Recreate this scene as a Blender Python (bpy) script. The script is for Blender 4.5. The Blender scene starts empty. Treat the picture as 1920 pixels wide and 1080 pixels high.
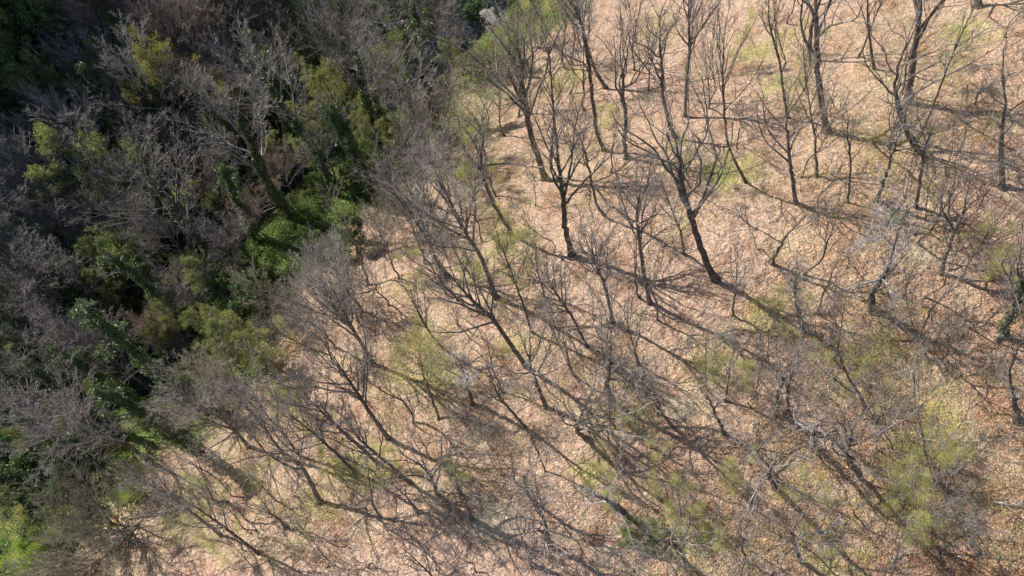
import bpy, math, random
import numpy as np
from mathutils import Vector

# ------------------------------------------------------------------ camera, sky, sun, exposure
S = bpy.context.scene
C = S.collection
W_PX, F_PX = 1920.0, 1297.0
CAM_H = 45.0
PITCH = math.radians(28.7)              # off straight down
cam_d = bpy.data.cameras.new('camera'); cam = bpy.data.objects.new('camera', cam_d); C.objects.link(cam)
cam.location = (0, 0, CAM_H); cam.rotation_euler = (PITCH, 0, 0)
cam_d.sensor_width = 36.0; cam_d.lens = 36.0 * F_PX / W_PX
cam_d.clip_start = 0.5; cam_d.clip_end = 2000
S.camera = cam

SUN_EL = math.radians(42.0)
SUN_AZ = np.array([-0.865, 0.50]); SUN_AZ /= np.linalg.norm(SUN_AZ)
to_sun = Vector((SUN_AZ[0]*math.cos(SUN_EL), SUN_AZ[1]*math.cos(SUN_EL), math.sin(SUN_EL)))
world = bpy.data.worlds.new('World'); S.world = world; world.use_nodes = True
wn = world.node_tree.nodes; wl = world.node_tree.links
bg = wn['Background']; sky = wn.new('ShaderNodeTexSky'); sky.sky_type = 'NISHITA'; sky.sun_disc = False
sky.sun_elevation = SUN_EL; sky.sun_rotation = math.atan2(SUN_AZ[0], SUN_AZ[1])
wl.new(sky.outputs[0], bg.inputs[0]); bg.inputs[1].default_value = 0.095
sun_d = bpy.data.lights.new('sun', 'SUN'); sun_d.energy = 4.8; sun_d.angle = math.radians(0.5)
sun_d.color = (1.0, 0.95, 0.87)
sun = bpy.data.objects.new('sun', sun_d); C.objects.link(sun)
sun.rotation_euler = to_sun.to_track_quat('Z', 'Y').to_euler(); sun.location = (0, 0, 80)
S.view_settings.view_transform = 'Standard'; S.view_settings.look = 'None'
S.view_settings.exposure = 0.55; S.view_settings.gamma = 1.0; S.view_settings.use_curve_mapping = False
S.cycles.max_bounces = 5; S.cycles.diffuse_bounces = 3; S.cycles.transmission_bounces = 2
S.cycles.caustics_reflective = False; S.cycles.caustics_refractive = False

rng = np.random.default_rng(7)

# ------------------------------------------------------------------ terrain
RS = np.array([-65, -60, -33, -22, -12, -5, -2.6, 0, 2.6, 5, 8, 12, 15.0])
RZ = np.array([49, 41.5, -6.0, -12.4, -14.6, -15.9, -17.3, -17.8, -17.3, -13.8, -11.4, -10.4, -9.6])
WATER_Z = -17.05
def uv(x, y): return 0.82*x - 0.57*y, 0.57*x + 0.82*y
def stream_s(x, y):
    u, v = uv(x, y)
    return u - bed(v)
BV = np.array([-60, -30, -18, -11, -5, 1, 5.5, 9, 12, 16, 24, 35, 47, 55, 62, 80, 150.])
BU = np.array([-43, -45, -44.8, -44.4, -43.7, -43.4, -44.4, -46, -47.4, -48.6, -48.8, -47.6, -46, -45.8, -46.6, -44, -46.])
def bed(v): return (np.interp(v-1.5, BV, BU) + np.interp(v, BV, BU) + np.interp(v+1.5, BV, BU))/3
def bumps(x, y):
    z = 0.45*np.sin(x*0.21+1.3+0.8*np.sin(y*0.13))*np.cos(y*0.19+0.4) + 0.22*np.sin(x*0.53+y*0.31)*np.cos(y*0.47-x*0.2)
    z += 0.13*np.sin(1.3*x+0.7*y+2*np.sin(y*.4))*np.sin(1.1*y-0.5*x+1.7*np.sin(x*.5)) + 0.06*np.sin(3.1*x-1.2*y+np.sin(y))*np.sin(2.6*y+1.1*x)
    return z
def H(x, y):
    x = np.asarray(x, float); y = np.asarray(y, float)
    u, v = uv(x, y); s = stream_s(x, y)
    low = np.interp(s, RS, RZ)
    low = np.where(s < -65, 49 + (-65 - s)*0.45, low)
    L = s - 15.0
    c = np.clip(17 + (v-5)*0.40, 13, 60); k = 4.0
    hi = -9.6 + 0.52*(-k*np.logaddexp(-L/k, -c/k)) - 0.06*k*np.logaddexp(0, (L-c)/k)
    z = np.where(s > 15, hi, low)
    w = np.clip((np.abs(s)-3)/5.0, 0, 1)
    return z + bumps(x, y)*w

fwd = np.array([0, math.sin(PITCH), -math.cos(PITCH)]); upv = np.array([0, math.cos(PITCH), math.sin(PITCH)])
CAMP = np.array([0, 0, CAM_H])
def ray(px, py): return fwd + np.array([1, 0, 0])*(px-960)/F_PX + upv*(540-py)/F_PX
TT = np.arange(15, 190, 0.2)
def hit(px, py, h=0.0):                  # where the line of sight is h above the ground
    d = ray(px, py); P = CAMP[None] + TT[:, None]*d[None]
    g = P[:, 2] - H(P[:, 0], P[:, 1]) - h
    i = np.argmax(g < 0)
    if i == 0: i = len(TT)-1
    a = g[i-1]/(g[i-1]-g[i] + 1e-9); t = TT[i-1] + a*0.2
    return CAMP + t*d
def to_px(P):
    q = P - CAMP; z = q @ fwd
    return 960 + F_PX*q[0]/z, 540 - F_PX*(q @ upv)/z

# ------------------------------------------------------------------ mesh building
def mesh_from(name, V, Q, smooth=True, col=None, mats=None):
    me = bpy.data.meshes.new(name)
    V = np.ascontiguousarray(V, np.float32); Q = np.ascontiguousarray(Q, np.int32)
    me.vertices.add(len(V)); me.vertices.foreach_set('co', V.ravel())
    n = Q.shape[1]
    me.loops.add(Q.size); me.loops.foreach_set('vertex_index', Q.ravel())
    me.polygons.add(len(Q)); me.polygons.foreach_set('loop_start', np.arange(0, Q.size, n, dtype=np.int32))
    if smooth: me.polygons.foreach_set('use_smooth', np.ones(len(Q), bool))
    me.update(calc_edges=True)
    if col is not None:
        a = me.color_attributes.new('tint', 'FLOAT_COLOR', 'POINT')
        a.data.foreach_set('color', np.ascontiguousarray(col, np.float32).ravel())
    for m in (mats or []): me.materials.append(m)
    return me
def tubes(P, R, sides):
    N, K, _ = P.shape
    T = np.gradient(P, axis=1); T /= np.linalg.norm(T, axis=2, keepdims=True) + 1e-9
    ref = np.where(np.abs(T[:, :1, 2:3]) > 0.85, np.array([1.0, 0, 0]), np.array([0, 0, 1.0]))
    A = np.cross(T, np.broadcast_to(ref, T.shape)); A /= np.linalg.norm(A, axis=2, keepdims=True) + 1e-9
    B = np.cross(T, A)
    th = np.arange(sides)*2*np.pi/sides
    V = P[:, :, None] + R[:, :, None, None]*(A[:, :, None]*np.cos(th)[None, None, :, None] + B[:, :, None]*np.sin(th)[None, None, :, None])
    idx = np.arange(N*K*sides).reshape(N, K, sides)
    a = idx[:, :-1]; b = idx[:, 1:]
    Q = np.stack([a, np.roll(a, -1, 2), np.roll(b, -1, 2), b], -1).reshape(-1, 4)
    return V.reshape(-1, 3), Q
def join(parts):
    V = []; Q = []; o = 0
    for v, q in parts: V.append(v); Q.append(q+o); o += len(v)
    return np.concatenate(V), np.concatenate(Q)
def leaves(P, size, g, up=0.25):
    n = len(P)
    nrm = g.normal(size=(n, 3)); nrm[:, 2] = np.abs(nrm[:, 2]) + up; nrm /= np.linalg.norm(nrm, axis=1, keepdims=True)
    a = np.cross(nrm, g.normal(size=(n, 3))); a /= np.linalg.norm(a, axis=1, keepdims=True) + 1e-9
    b = np.cross(nrm, a); s = (size*g.uniform(0.6, 1.35, n))[:, None]
    V = np.stack([P - a*s*.6, P - b*s*.34 + nrm*s*.06, P + a*s*.6, P + b*s*.34 + nrm*s*.06], 1).reshape(-1, 3)
    return V, np.arange(n*4).reshape(n, 4)
def unit(v): return v/(np.linalg.norm(v, axis=-1, keepdims=True) + 1e-9)

def grow(P, R, n, t0, t1, length, ang, wig, up, K, rf, rend, g, rmin=0.006, taper=0.5):
    """n children on every path of P: (N,K,3) -> (N*n,K2,3)"""
    N, KP, _ = P.shape
    base = (np.arange(n)+g.uniform(0, 1, (N, n)))/n
    t = t0 + (t1-t0)*base
    f = t*(KP-1); i = np.clip(f.astype(int), 0, KP-2); fr = (f-i)[..., None]
    r_ = np.arange(N)[:, None]
    O = P[r_, i]*(1-fr) + P[r_, i+1]*fr
    Tg = unit(P[r_, i+1]-P[r_, i]); rr = R[r_, i]*(1-fr[..., 0]) + R[r_, i+1]*fr[..., 0]
    az = g.uniform(0, 2*np.pi, (N, 1)) + np.arange(n)[None]*2.4 + g.normal(0, .5, (N, n))
    ref = np.where(np.abs(Tg[..., 2:3]) > 0.9, np.array([1.0, 0, 0]), np.array([0, 0, 1.0]))
    A = unit(np.cross(Tg, ref)); B = np.cross(Tg, A)
    an = ang*(1 + g.normal(0, .22, (N, n)))[..., None] if np.isscalar(ang) else ang[..., None]
    D = Tg*np.cos(an) + (A*np.cos(az)[..., None] + B*np.sin(az)[..., None])*np.sin(an)
    Ln = (length if np.isscalar(length) else np.asarray(length).reshape(N, 1))*(1 - taper*base)*g.uniform(.7, 1.25, (N, n))
    D = D.reshape(-1, 3); O = O.reshape(-1, 3); Ln = Ln.reshape(-1, 1); rr = rr.reshape(-1)
    pts = [O]; d = D
    for k in range(K-1):
        d = unit(d + g.normal(0, wig, d.shape) + np.array([0, 0, up]))
        pts.append(pts[-1] + d*Ln/(K-1))
    PP = np.stack(pts, 1)
    r0 = np.maximum(rr*rf, rmin); s = np.linspace(0, 1, K)[None]
    RR = r0[:, None]*(1-s) + max(rend, 0)*s
    return PP, RR, Ln[:, 0]

STY = {  # n per level, angles, wiggle, up, length factors
 'oak':  dict(n=(12, 7, 5, 3), a=(.62, .7, .8, .75), w=(.18, .24, .28, .3), up=(.11, .07, .04, .02), l=(2.2, .46, .38, .34), tap=.5, tw=.0045, mn=.0065),
 'fine': dict(n=(16, 8, 6, 4), a=(.5, .5, .55, .6), w=(.09, .1, .12, .15), up=(.07, .06, .05, .04), l=(2.0, .44, .38, .34), tap=.52, tw=.0042, mn=.006),
 'thin': dict(n=(11, 5, 3, 2), a=(.5, .55, .6, .6), w=(.1, .14, .15, .2), up=(.08, .05, .04, .03), l=(1.8, .40, .38, .36), tap=.55, tw=.0045, mn=.006),
 'fan': dict(n=(17, 9, 7, 4), a=(.72, .55, .55, .55), w=(.09, .11, .13, .16), up=(.06, .05, .04, .03), l=(1.75, .46, .40, .36), tap=.5, tw=.0068),
 'dead': dict(n=(8, 5, 4, 2), a=(1.0, .85, .8, .8), w=(.2, .26, .28, .3), up=(.0, .0, .0, .0), l=(1.0, .5, .4, .35), tap=.4, tw=.009),
 'bush': dict(n=(26, 8, 7, 4), a=(.55, .45, .45, .5), w=(.1, .12, .14, .18), up=(.03, .04, .03, .03), l=(1.5, .42, .36, .3), tap=.35, tw=.007),
 'leafy': dict(n=(13, 8, 5, 3), a=(.9, .7, .7, .7), w=(.14, .16, .2, .2), up=(.02, .03, .02, .02), l=(1.15, .5, .45, .45), tap=.5, tw=.0055),
}
def smooth_path(pts, K):
    pts = np.asarray(pts, float); d = np.r_[0, np.cumsum(np.linalg.norm(np.diff(pts, axis=0), axis=1))]
    t = np.linspace(0, d[-1], K); out = np.stack([np.interp(t, d, pts[:, i]) for i in range(3)], 1)
    for _ in range(2):
        o = out.copy(); o[1:-1] = (out[:-2] + 2*out[1:-1] + out[2:])/4; out = o
    return out
def tree_geo(trunk, r0, style, cr, top, seed, dens=1.0, fork_frac=None, nleaf=0, lsize=.05, ivy=0, ivy_r=.35, leafpart=(0., 1.)):
    """trunk: points from (0,0,0) to the start of the crown; top: height of the highest shoot"""
    g = np.random.default_rng(seed); st = STY[style]
    tr = np.asarray(trunk, float)
    last = tr[-1]; d = unit(tr[-1]-tr[-2]) if len(tr) > 1 else np.array([0, 0, 1.])
    rest = max(top - last[2], 1.0); n = 6; ext = []
    p = last.copy()
    for k in range(n):
        d = unit(d + g.normal(0, .16 if style in ('oak', 'dead') else .05, 3) + np.array([0, 0, .18]))
        p = p + d*rest/n/max(d[2], .55); ext.append(p)
    full = np.vstack([tr, ext]); lenA = np.sum(np.linalg.norm(np.diff(tr, axis=0), axis=1)); lenB = np.sum(np.linalg.norm(np.diff(np.vstack([last, ext]), axis=0), axis=1))
    K = 26; P0 = smooth_path(full, K); tf = lenA/(lenA+lenB)
    P0[1:-1] += g.normal(0, .035 if style in ('oak', 'dead') else .015, (K-2, 3))
    t = np.linspace(0, 1, K)
    R0 = np.interp(t, [0, .02, .07, tf, min(tf+.15, .97), 1], [r0*1.7, r0*1.3, r0*1.03, r0*.72, r0*.45, .015])
    P0 = P0[None]; R0 = R0[None]
    nn = [max(2, int(round(x*(dens if i < 2 else dens**.5)))) for i, x in enumerate(st['n'])]
    parts = []
    tstart = max(tf*(.66 if style in ('oak', 'fine', 'thin') else .8), .1) if style != 'bush' else .04
    P1, R1, L1 = grow(P0, R0, nn[0], tstart, .97, cr*st['l'][0]*1.25, st['a'][0], st['w'][0], st['up'][0], 10, .62, .016, g, .02, st['tap'])
    P2, R2, L2 = grow(P1, R1, nn[1], 0.22, .98, L1*st['l'][1], st['a'][1], st['w'][1], st['up'][1], 7, .6, .009, g, .011, .5)
    P3, R3, L3 = grow(P2, R2, nn[2], .2, 1, L2*st['l'][2], st['a'][2], st['w'][2], st['up'][2], 5, .6, st['tw']*.8, g, st.get('mn', .009), .45)
    P4, R4, L4 = grow(P3, R3, nn[3], .2, 1, L3*st['l'][3]+.12, st['a'][3], st['w'][3], st['up'][3], 3, .8, st['tw']*.55, g, st['tw'], .3)
    if lenB > 0 and style in ('oak', 'dead', 'leafy', 'fine'):  # a few stub branches on the bare trunk
        Ps, Rs, _ = grow(P0, R0, 4, max(tf*.35, .12), max(tf*.8, .3), .9, 1.1, .2, .08, 5, .2, .008, g, .012, 0)
        Pt, Rt, _ = grow(Ps, Rs, 3, .3, 1, .35, .7, .2, .05, 3, .6, .005, g, .007, 0)
        parts += [tubes(Ps, Rs, 3), tubes(Pt, Rt, 3)]
    parts += [tubes(P1, R1, 5), tubes(P2, R2, 4)]
    limbs = join(parts); tw = join([tubes(P3, R3, 3), tubes(P4, R4, 3)])
    out = {'trunk': tubes(P0, R0, 9), 'crown': join([limbs, tw]), 'nl': len(limbs[1])}
    if nleaf:
        ends = P4[:, 1:].reshape(-1, 3); lo = np.quantile(ends[:, 2], leafpart[0]); hi = np.quantile(ends[:, 2], leafpart[1])
        ends = ends[(ends[:, 2] >= lo) & (ends[:, 2] <= hi)]
        sel = ends[g.integers(0, len(ends), nleaf)] + g.normal(0, .22 if lsize < .07 else .1, (nleaf, 3))
        out['foliage'] = leaves(sel, lsize, g)
    if ivy:
        tt = g.uniform(.02, .88 if ivy > 2000 else min(tf+.25, .9), ivy)**.85; f = tt*(K-1); i = np.clip(f.astype(int), 0, K-2)
        c = P0[0][i]*(1-(f-i))[:, None] + P0[0][i+1]*(f-i)[:, None]
        clump = .65 + .35*np.sin(tt*37 + seed) * np.sin(tt*11+2)
        a = g.uniform(0, 6.283, ivy); r = R0[0][i] + ivy_r*clump*np.sqrt(g.uniform(0.05, 1, ivy))*(1.15-tt*.7)
        out['ivy'] = leaves(c + np.stack([np.cos(a)*r, np.sin(a)*r, g.normal(0, .08, ivy)], 1), .13, g)
    return out

# ------------------------------------------------------------------ materials
def new_mat(name):
    m = bpy.data.materials.new(name); m.use_nodes = True; nt = m.node_tree
    return m, nt, nt.nodes['Principled BSDF']
def ramp(nt, stops, fac=None, interp='LINEAR'):
    r = nt.nodes.new('ShaderNodeValToRGB'); e = r.color_ramp; e.interpolation = interp
    while len(e.elements) < len(stops): e.elements.new(0.5)
    for k, (p, c) in enumerate(stops): e.elements[k].position = p; e.elements[k].color = (*c, 1)
    if fac is not None: nt.links.new(fac, r.inputs[0])
    return r.outputs[0]
def noise(nt, scale, detail=3, vec=None, rough=.5, out=0):
    n = nt.nodes.new('ShaderNodeTexNoise'); n.inputs['Scale'].default_value = scale; n.inputs['Detail'].default_value = detail; n.inputs['Roughness'].default_value = rough
    if vec is not None: nt.links.new(vec, n.inputs['Vector'])
    return n.outputs[out]
def mixc(nt, fac, a, b, typ='MIX'):
    m = nt.nodes.new('ShaderNodeMix'); m.data_type = 'RGBA'; m.blend_type = typ
    for s, v in ((0, fac), (6, a), (7, b)):
        if hasattr(v, 'is_output'): nt.links.new(v, m.inputs[s])
        elif s == 0: m.inputs[0].default_value = v
        else: m.inputs[s].default_value = (*v, 1)
    return m.outputs[2]
def math_(nt, op, a, b):
    m = nt.nodes.new('ShaderNodeMath'); m.operation = op
    for s, v in ((0, a), (1, b)):
        if hasattr(v, 'is_output'): nt.links.new(v, m.inputs[s])
        else: m.inputs[s].default_value = v
    return m.outputs[0]
def bark_mat(name, dark, mid, light, scale=5.0):
    m, nt, b = new_mat(name); tc = nt.nodes.new('ShaderNodeTexCoord'); oi = nt.nodes.new('ShaderNodeObjectInfo')
    c = ramp(nt, [(.3, dark), (.5, mid), (.72, light)], noise(nt, scale, 4, tc.outputs['Object'], .65))
    f = math_(nt, 'MULTIPLY_ADD', oi.outputs['Random'], .5); f.node.inputs[2].default_value = .75
    hv = nt.nodes.new('ShaderNodeHueSaturation'); nt.links.new(c, hv.inputs['Color']); nt.links.new(f, hv.inputs['Value'])
    nt.links.new(hv.outputs[0], b.inputs['Base Color']); b.inputs['Roughness'].default_value = .85; b.inputs['Specular IOR Level'].default_value = .25
    return m
def leaf_mat(name, c0, c1, c2, transl=.35, rough=.5, scale=1.2):
    m, nt, b = new_mat(name); tc = nt.nodes.new('ShaderNodeTexCoord'); oi = nt.nodes.new('ShaderNodeObjectInfo')
    geo = nt.nodes.new('ShaderNodeNewGeometry')
    fac = math_(nt, 'ADD', math_(nt, 'MULTIPLY', noise(nt, scale, 3, tc.outputs['Object']), .8), math_(nt, 'MULTIPLY', geo.outputs['Random Per Island'], .25))
    c = ramp(nt, [(.3, c0), (.52, c1), (.8, c2)], fac)
    f = math_(nt, 'MULTIPLY_ADD', oi.outputs['Random'], .3); f.node.inputs[2].default_value = .85
    hv = nt.nodes.new('ShaderNodeHueSaturation'); nt.links.new(c, hv.inputs['Color']); nt.links.new(f, hv.inputs['Value'])
    nt.links.new(hv.outputs[0], b.inputs['Base Color']); b.inputs['Roughness'].default_value = rough; b.inputs['Specular IOR Level'].default_value = .3
    tr = nt.nodes.new('ShaderNodeBsdfTranslucent'); nt.links.new(hv.outputs[0], tr.inputs[0])
    mx = nt.nodes.new('ShaderNodeMixShader'); mx.inputs[0].default_value = transl
    nt.links.new(b.outputs[0], mx.inputs[1]); nt.links.new(tr.outputs[0], mx.inputs[2]); nt.links.new(mx.outputs[0], nt.nodes['Material Output'].inputs[0])
    return m
M = {
 'bark': bark_mat('bark', (.065, .05, .04), (.15, .12, .098), (.36, .34, .30)),
 'limb': bark_mat('limb bark', (.10, .08, .068), (.18, .155, .135), (.40, .37, .35), 1.6),
 'limb_grey': bark_mat('grey limb bark', (.11, .10, .085), (.22, .20, .185), (.42, .40, .38), 2.2),
 'twig_dusk': bark_mat('dusky twigs', (.19, .15, .125), (.30, .25, .22), (.52, .48, .46), 1.4),
 'bark_pale': bark_mat('pale bark', (.10, .085, .07), (.19, .17, .15), (.32, .30, .28)),
 'twig_grey': bark_mat('grey twigs', (.18, .165, .14), (.30, .275, .245), (.48, .45, .42), 3),
 'twig_mauve': bark_mat('mauve grey twigs', (.17, .145, .135), (.27, .235, .225), (.42, .38, .37), 3),
 'twig_edge': bark_mat('slope edge twigs', (.30, .25, .205), (.44, .385, .335), (.60, .55, .51), 1.0),
 'twig_brown': bark_mat('brown twigs', (.17, .12, .09), (.27, .195, .15), (.38, .29, .23), 3),
 'twig_olive': bark_mat('olive twigs', (.20, .18, .115), (.30, .27, .18), (.44, .40, .28), 3),
 'dead_wood': bark_mat('weathered dead wood', (.22, .20, .19), (.34, .32, .31), (.54, .52, .51), 4),
 'bud': leaf_mat('fresh bud leaves', (.46, .47, .14), (.62, .62, .22), (.76, .74, .34), .55),
 'lime': leaf_mat('lime leaves', (.24, .34, .03), (.38, .52, .05), (.52, .66, .10), .45),
 'olive': leaf_mat('olive young leaves', (.16, .185, .055), (.27, .30, .09), (.40, .42, .15), .42),
 'ochre': leaf_mat('ochre green catkins', (.20, .19, .035), (.31, .30, .055), (.44, .43, .09), .4),
 'ivy': leaf_mat('ivy leaves', (.065, .10, .04), (.11, .16, .06), (.20, .27, .11), .25, .35),
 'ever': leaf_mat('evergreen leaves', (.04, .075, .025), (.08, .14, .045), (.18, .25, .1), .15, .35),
 'pale_leaf': leaf_mat('pale yellow green leaves', (.13, .15, .06), (.25, .27, .11), (.40, .42, .2), .25),
 'cover': leaf_mat('ground cover leaves', (.10, .145, .035), (.18, .25, .06), (.31, .39, .11), .4, .45, .35),
 'blossom': leaf_mat('white blossom', (.62, .6, .56), (.75, .73, .7), (.85, .84, .82), .3),
}
def ground_material():
    m, nt, b = new_mat('leaf strewn woodland floor'); L = nt.links
    tc = nt.nodes.new('ShaderNodeTexCoord'); vec = tc.outputs['Object']
    at = nt.nodes.new('ShaderNodeAttribute'); at.attribute_name = 'tint'   # r moss, g bare earth, b valley green, a rust
    sep = nt.nodes.new('ShaderNodeSeparateColor'); L.new(at.outputs['Color'], sep.inputs[0])
    warp = nt.nodes.new('ShaderNodeVectorMath'); warp.operation = 'MULTIPLY_ADD'
    L.new(noise(nt, 3, 2, vec, out=1), warp.inputs[0]); warp.inputs[1].default_value = (.25, .25, .25); L.new(vec, warp.inputs[2])
    v1 = nt.nodes.new('ShaderNodeTexVoronoi'); v1.inputs['Scale'].default_value = 14; L.new(warp.outputs[0], v1.inputs['Vector'])
    v2 = nt.nodes.new('ShaderNodeTexVoronoi'); v2.inputs['Scale'].default_value = 6; L.new(warp.outputs[0], v2.inputs['Vector'])
    s1 = nt.nodes.new('ShaderNodeSeparateColor'); L.new(v1.outputs['Color'], s1.inputs[0])
    s2 = nt.nodes.new('ShaderNodeSeparateColor'); L.new(v2.outputs['Color'], s2.inputs[0])
    f = math_(nt, 'ADD', math_(nt, 'MULTIPLY', s1.outputs[0], .6), math_(nt, 'MULTIPLY', s2.outputs[1], .4))
    leafc = ramp(nt, [(.05, (.29, .18, .12)), (.3, (.45, .295, .21)), (.55, (.57, .395, .295)), (.8, (.67, .505, .395)), (1, (.77, .64, .53))], f)
    rust = ramp(nt, [(.05, (.14, .06, .03)), (.35, (.32, .15, .07)), (.65, (.46, .24, .12)), (.9, (.60, .38, .22))], f)
    rf = math_(nt, 'ADD', at.outputs['Alpha'], math_(nt, 'MULTIPLY', math_(nt, 'SUBTRACT', noise(nt, .35, 4, vec), .5), 1.3))
    rf = math_(nt, 'MULTIPLY', rf, 1.0); rf.node.use_clamp = True
    c = mixc(nt, rf, leafc, rust)
    tone = ramp(nt, [(.34, (.60, .50, .45)), (.47, (.98, .95, .95)), (.56, (1, 1, 1)), (.66, (1.0, .95, .84))], noise(nt, .45, 5, vec, .62))
    c = mixc(nt, 1.0, c, tone, 'MULTIPLY')
    # straw coloured grass
    straw = ramp(nt, [(.2, (.40, .31, .17)), (.6, (.56, .46, .28)), (.9, (.68, .60, .42))], f)
    sf = ramp(nt, [(.50, (0, 0, 0)), (.68, (.5, .5, .5))], noise(nt, .28, 5, vec, .6))
    c = mixc(nt, sf, c, straw)
    moss = ramp(nt, [(.2, (.33, .33, .08)), (.6, (.50, .50, .14)), (.9, (.64, .64, .24))], f)
    mf = math_(nt, 'MULTIPLY', math_(nt, 'ADD', math_(nt, 'MULTIPLY', sep.outputs[0], 1.0), math_(nt, 'MULTIPLY', math_(nt, 'SUBTRACT', noise(nt, 1.1, 6, vec, .72), .63), 3.2)), .8); mf.node.use_clamp = True
    c = mixc(nt, mf, c, moss)
    earth = ramp(nt, [(.3, (.54, .43, .28)), (.7, (.76, .64, .45))], noise(nt, 4, 5, vec, .6))
    ef = math_(nt, 'MULTIPLY', math_(nt, 'ADD', sep.outputs[1], math_(nt, 'MULTIPLY', math_(nt, 'SUBTRACT', noise(nt, 1.5, 6, vec, .7), .62), 3.0)), 1.0); ef.node.use_clamp = True
    c = mixc(nt, ef, c, earth)
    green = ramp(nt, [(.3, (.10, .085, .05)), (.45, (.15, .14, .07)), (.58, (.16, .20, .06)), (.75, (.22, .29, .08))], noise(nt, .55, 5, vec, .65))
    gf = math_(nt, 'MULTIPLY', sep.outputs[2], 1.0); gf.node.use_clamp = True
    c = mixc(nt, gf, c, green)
    L.new(c, b.inputs['Base Color']); b.inputs['Roughness'].default_value = .9; b.inputs['Specular IOR Level'].default_value = .15
    hgt = math_(nt, 'ADD', math_(nt, 'MULTIPLY', f, .5), math_(nt, 'MULTIPLY', noise(nt, 1.6, 4, vec, .6), 2.2))
    bp = nt.nodes.new('ShaderNodeBump'); bp.inputs['Distance'].default_value = .26; bp.inputs['Strength'].default_value = 1.0
    L.new(hgt, bp.inputs['Height']); L.new(bp.outputs[0], b.inputs['Normal'])
    return m
def water_material():
    m, nt, b = new_mat('stream water'); tc = nt.nodes.new('ShaderNodeTexCoord')
    c = ramp(nt, [(.42, (.02, .022, .022)), (.55, (.08, .09, .095)), (.62, (.6, .64, .68))], noise(nt, 2.2, 6, tc.outputs['Object'], .75))
    nt.links.new(c, b.inputs['Base Color']); b.inputs['Roughness'].default_value = .08
    bp = nt.nodes.new('ShaderNodeBump'); bp.inputs['Distance'].default_value = .25; bp.inputs['Strength'].default_value = 1
    nt.links.new(noise(nt, 3.5, 5, tc.outputs['Object'], .7), bp.inputs['Height']); nt.links.new(bp.outputs[0], b.inputs['Normal'])
    return m

def tag(o, label=None, cat=None, group=None, kind=None):
    if label: o['label'] = label
    if cat: o['category'] = cat
    if group: o['group'] = group
    if kind: o['kind'] = kind
def link(name, me, parent=None):
    o = bpy.data.objects.new(name, me); C.objects.link(o)
    if parent: o.parent = parent
    return o

# ------------------------------------------------------------------ ground, water
def axis(a, b, step, far): 
    core = np.arange(a, b+step, step); out = [core[0]-x for x in (far, 150, 80, 40, 20, 8)]; out2 = [core[-1]+x for x in (8, 20, 40, 80, 150, far)]
    return np.r_[out, core, out2]
gx = axis(-85, 62, .5, 400); gy = axis(-20, 100, .5, 400)
GX, GY = np.meshgrid(gx, gy); GZ = H(GX, GY)
V = np.stack([GX, GY, GZ], -1).reshape(-1, 3); nx, ny = len(gx), len(gy)
I = np.arange(nx*ny).reshape(ny, nx)
Q = np.stack([I[:-1, :-1], I[:-1, 1:], I[1:, 1:], I[1:, :-1]], -1).reshape(-1, 4)
MOSS = [(800, 700, 75), (940, 430, 45), (900, 500, 50), (1190, 790, 42), (1330, 670, 55), (1060, 150, 50), (1120, 230, 30), (1430, 100, 45), (1460, 170, 40), (1390, 320, 50),
        (1100, 890, 45), (1440, 590, 45), (860, 890, 40), (700, 880, 50), (1700, 900, 60), (1760, 780, 55), (1340, 330, 40), (760, 540, 40), (350, 960, 60), (480, 900, 35),
        (540, 760, 35), (1500, 860, 40), (1230, 60, 40), (1650, 640, 35), (1820, 60, 50), (1290, 1010, 60), (640, 880, 40), (580, 960, 40), (1560, 1050, 50), (1280, 420, 30), (960, 640, 35)]
EARTH = [(1310, 758, 48), (1260, 770, 24), (940, 970, 40), (900, 990, 30), (1720, 480, 32), (1695, 692, 24), (1750, 686, 16), (1590, 620, 24), (690, 395, 22), (1130, 1040, 24)]
tint = np.zeros((len(V), 4))
def blob(ch, px, py, r, amp, P=None, asp=1):
    P = hit(px, py); rm = r/F_PX*np.linalg.norm(P-CAMP)
    d2 = (V[:, 0]-P[0])**2 + (V[:, 1]-P[1])**2
    tint[:, ch] += amp*np.exp(-(d2/rm**2)**1.5)
for a in MOSS: blob(0, *a, .8)
for a in EARTH: blob(1, *a, .95)
s_ = stream_s(V[:, 0], V[:, 1]); u_, v_ = uv(V[:, 0], V[:, 1])
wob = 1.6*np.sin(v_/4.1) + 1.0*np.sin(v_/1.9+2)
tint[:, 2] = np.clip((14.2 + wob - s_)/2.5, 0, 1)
px_right = np.clip((V[:, 0]*.6 - V[:, 1]*.5 + 4)/26, 0, 1)
tint[:, 3] = np.clip(.04 + .85*px_right, 0, .85)
ground = link('ground', mesh_from('ground', V, Q, True, tint, [ground_material()])); tag(ground, kind='structure')
# water: a strip that follows the bed
vv = np.arange(-60, 150, 1.0); rows = []
for v in vv:
    cu = float(bed(v))
    for w in (-2.6, -1, 1, 2.6): u = cu + w; rows.append(((0.82*u+0.57*v)/0.9973, (-0.57*u+0.82*v)/0.9973, WATER_Z))
Wv = np.array(rows); Iw = np.arange(len(Wv)).reshape(-1, 4)
Qw = np.stack([Iw[:-1, :-1], Iw[:-1, 1:], Iw[1:, 1:], Iw[1:, :-1]], -1).reshape(-1, 4)[:, ::-1]
water = link('stream_water', mesh_from('stream_water', Wv, Qw, True, None, [water_material()])); tag(water, kind='structure')

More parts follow.
